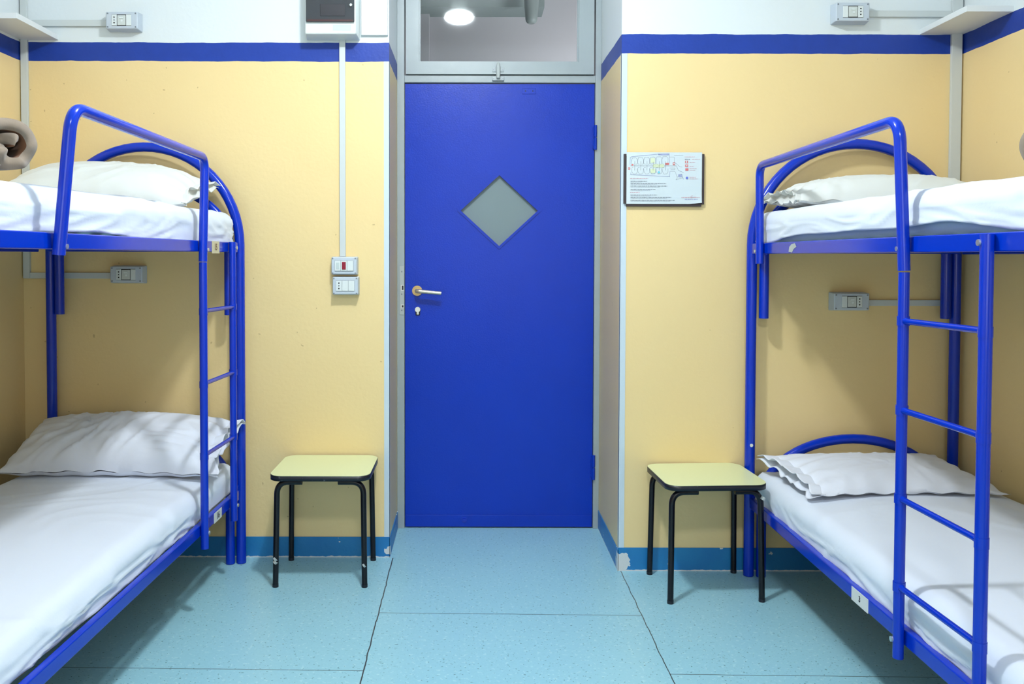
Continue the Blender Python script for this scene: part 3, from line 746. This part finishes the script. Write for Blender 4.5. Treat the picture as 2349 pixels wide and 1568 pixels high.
def hemR2(v, side):
    if side != 'room': return 0.058
    k = 1 / (1 + math.exp(-(v - 0.34) * 22)) * 1 / (1 + math.exp((v - 1.62) * 16))
    return 0.066 - 0.022 * k - 0.008 * math.exp(-((v - 1.42) / 0.12) ** 2) + 0.003 * nz(v * 5, 0)
def hemR1(v, side): return 0.064 + 0.004 * nz(v * 6, 2.2)
def sagU(u, v): return 0.012 * math.exp(-((v - 1.5) / 0.5) ** 2)
drape('bed_sheet', 'white sheet over the mattress of the left lower bunk', 'bed sheet', locL, -1, rzL, 0.006, 0.800, 0.046, 1.95, 0.436, 0.045, hemL1, M['sheet'], 0.010, 1.7, GS, 0.018)
drape('bed_sheet', 'white sheet over the mattress of the left upper bunk', 'bed sheet', locL, -1, rzL, 0.006, 0.800, 0.046, 1.95, 1.448, 0.045, hemL2, M['sheet'], 0.009, 3.1, GS, 0.012, lambda u, v: 0.012)
drape('bed_sheet', 'white sheet over the mattress of the right lower bunk', 'bed sheet', locR, 1, rzR, 0.002, 0.816, 0.036, 1.95, 0.436, 0.045, hemR1, M['sheet'], 0.008, 8.3, GS, 0.018)
drape('bed_sheet', 'white sheet over the mattress of the right upper bunk', 'bed sheet', locR, 1, rzR, -0.004, 0.816, 0.030, 1.95, 1.452, 0.045, hemR2, M['sheet'], 0.009, 5.9, GS, 0.010, lambda u, v: 0.012)

def pillow(label, loc, W, D_, T, rot, m, seed, amp=0.007, flap=1, flapw=0.05, drop=0.35, ruf=1.0):
    """loc = centre; flap on the +x (flap=1) or -x end"""
    t = tag(bpy.data.objects.new('pillow', None), label, 'pillow', 'white pillows on the bunks'); C.objects.link(t)
    t.location = loc; t.rotation_euler = rot
    N, Mv = 72, 48
    def surf(u, v, top):
        e = (max(0, 1 - abs(u) ** 3.0)) ** 0.50 * (max(0, 1 - abs(v) ** 2.6)) ** 0.55
        x = u * W / 2 * (1 - 0.05 * (1 - v * v) * abs(u)); y = v * D_ / 2 * (1 - 0.10 * (1 - u * u) * abs(v))
        x += 0.012 * u * abs(v) ** 4; y += 0.010 * v * abs(u) ** 4
        s = 1 if top else -drop
        h = T * e * s
        edge = 0.35 + 0.65 * min(1, e * 1.4)
        wr = fold(x * 1.6, y * 1.6, seed + (0 if top else 9), 0.9, 10.0) + 0.7 * fold(x * 2.4, y * 2.4, seed + 4, -0.5, 8.0)
        h += wr * amp * edge * s ** 1 if top else 0
        h += nz(x * 4 + seed, y * 4) * T * 0.10 * e * (1 if top else 0.3)
        # ripples running in from the edges
        rp = math.sin(v * 17 + seed * 3 + 2 * nz(v * 3, seed)) * (abs(u) ** 5) * 0.006 + math.sin(u * 21 + seed) * (abs(v) ** 5) * 0.004
        return Vector((x, y, h + rp))
    bm = NB(); grids = []
    for top in (True, False):
        g = [[bm.verts.new(surf(-1 + 2 * i / N, -1 + 2 * j / Mv, top)) for i in range(N + 1)] for j in range(Mv + 1)]; grids.append(g)
        for j in range(Mv):
            for i in range(N):
                q = (g[j][i], g[j][i + 1], g[j + 1][i + 1], g[j + 1][i]); bm.faces.new(q if top else q[::-1])
    bmesh.ops.remove_doubles(bm, verts=bm.verts, dist=2e-4)
    obj('pillow_body', bm, m, t, smooth=True)
    # open hem of the pillowcase: two ruffled layers
    if flap:
        for s_ in (1, -1):
            bm = NB(); g = []; K = 60
            for i in range(9):
                q = i / 8; row = []
                for j in range(K + 1):
                    v = -0.97 + 1.94 * j / K; p = surf(0.985 * flap, v, True); rr_ = ruf * (math.sin(v * 23 + seed * 5 + s_ + 4 * nz(v * 2, seed)) * 0.005 + nz(v * 6 + s_, seed) * 0.016)
                    x = p.x - flap * 0.012 + flap * (flapw + nz(v * 4, seed + s_) * 0.018) * q
                    z = p.z + s_ * (0.004 + 0.012 * q) * (1 - v * v) + rr_ * q - (0.010 if s_ < 0 else 0) * q
                    row.append(bm.verts.new((x, p.y * (1 + 0.03 * q), z)))
                g.append(row)
            for i in range(8):
                for j in range(K): bm.faces.new((g[i][j], g[i][j + 1], g[i + 1][j + 1], g[i + 1][j]))
            o = obj('pillowcase_hem', bm, m, t, smooth=True); so = o.modifiers.new('s', 'SOLIDIFY'); so.thickness = 0.002
    return t
R = math.radians
pillow('plump white pillow leaning on the head end of the left lower bunk', (-1.385, 3.440, 0.528), 0.80, 0.37, 0.115, (R(20), R(0), rzL), M['pillow'], 2.1, 0.016, 1, 0.050, 0.50, 0.6)
pillow('plump off-white pillow on the left upper bunk', (-1.420, 3.415, 1.536), 0.72, 0.38, 0.110, (R(14), R(2), rzL + 0.02), M['cream'], 6.4, 0.008, 1, 0.028, 0.48, 0.35)
pillow('flat white pillow on the right lower bunk', (1.535, 3.235, 0.478), 0.68, 0.42, 0.052, (R(5), R(1), 0.10), M['pillow'], 4.4, 0.006, -1, 0.060, 0.30, 0.25)
pillow('flattened white pillow on the right upper bunk', (1.530, 3.270, 1.499), 0.74, 0.38, 0.090, (R(3), R(0), 0.0), M['cream'], 9.2, 0.009, -1, 0.030, 0.40, 0.35)

def blanket(label, loc, axis_deg, Ln, R0, seed):
    """loosely rolled blanket; +x local end shows the spiral"""
    t = tag(bpy.data.objects.new('rolled_blanket', None), label, 'blanket', 'rolled blankets on the upper bunks'); C.objects.link(t)
    t.location = loc; t.rotation_euler = (0, 0, R(axis_deg))
    turns = 1.55; K = 120; out = []; th0 = 0.038
    for k in range(K + 1):
        a = k / K * turns * 2 * PI; r_ = 0.014 + (R0 - 0.014) * (k / K) ** 0.85
        out.append((r_ * math.cos(a + 0.8) * 1.05, r_ * math.sin(a + 0.8) * 0.92, r_))
    bm = NB(); lay = []
    for i in range(13):
        x = -Ln + Ln * i / 12; row_o, row_i = [], []
        for k, (y, z, r_) in enumerate(out):
            wv = 1 + 0.10 * nz(x * 6, k * 0.05, seed) + 0.16 * nz(k * 0.045, seed * 3); xe = x + (0.03 * nz(k * 0.07, seed) if i == 12 else 0)
            d = Vector((y, z)); dn = d.normalized() if d.length > 1e-6 else Vector((1, 0))
            row_o.append(bm.verts.new((xe, d.x * wv + dn.x * th0 * 0.3, d.y * wv + dn.y * th0 * 0.3)))
            row_i.append(bm.verts.new((xe, d.x * wv - dn.x * th0 * 0.45, d.y * wv - dn.y * th0 * 0.45)))
        lay.append((row_o, row_i))
    for i in range(12):
        for k in range(K):
            a, b = lay[i], lay[i + 1]
            bm.faces.new((a[0][k], a[0][k + 1], b[0][k + 1], b[0][k])); f = bm.faces.new((a[1][k], b[1][k], b[1][k + 1], a[1][k + 1])); f.material_index = 1
    for rw, fl in ((lay[0], 0), (lay[12], 1)):
        for k in range(K):
            q = (rw[0][k], rw[0][k + 1], rw[1][k + 1], rw[1][k]); bm.faces.new(q if fl else q[::-1])
    for i in range(12):
        a, b = lay[i], lay[i + 1]
        bm.faces.new((a[0][K], a[1][K], b[1][K], b[0][K])); bm.faces.new((a[0][0], b[0][0], b[1][0], a[1][0]))
    obj('blanket_roll', bm, [M['blanket'], M['lining']], t, smooth=True)
    return t
blanket('brown rolled blanket on the left upper bunk at the edge of the picture', (-1.095, 2.080, 1.548), -32, 0.50, 0.076, 1.0)
blanket('brown rolled blanket on the right upper bunk, barely in the picture', (1.275, 1.900, 1.552), 180 + 32, 0.50, 0.072, 2.0)
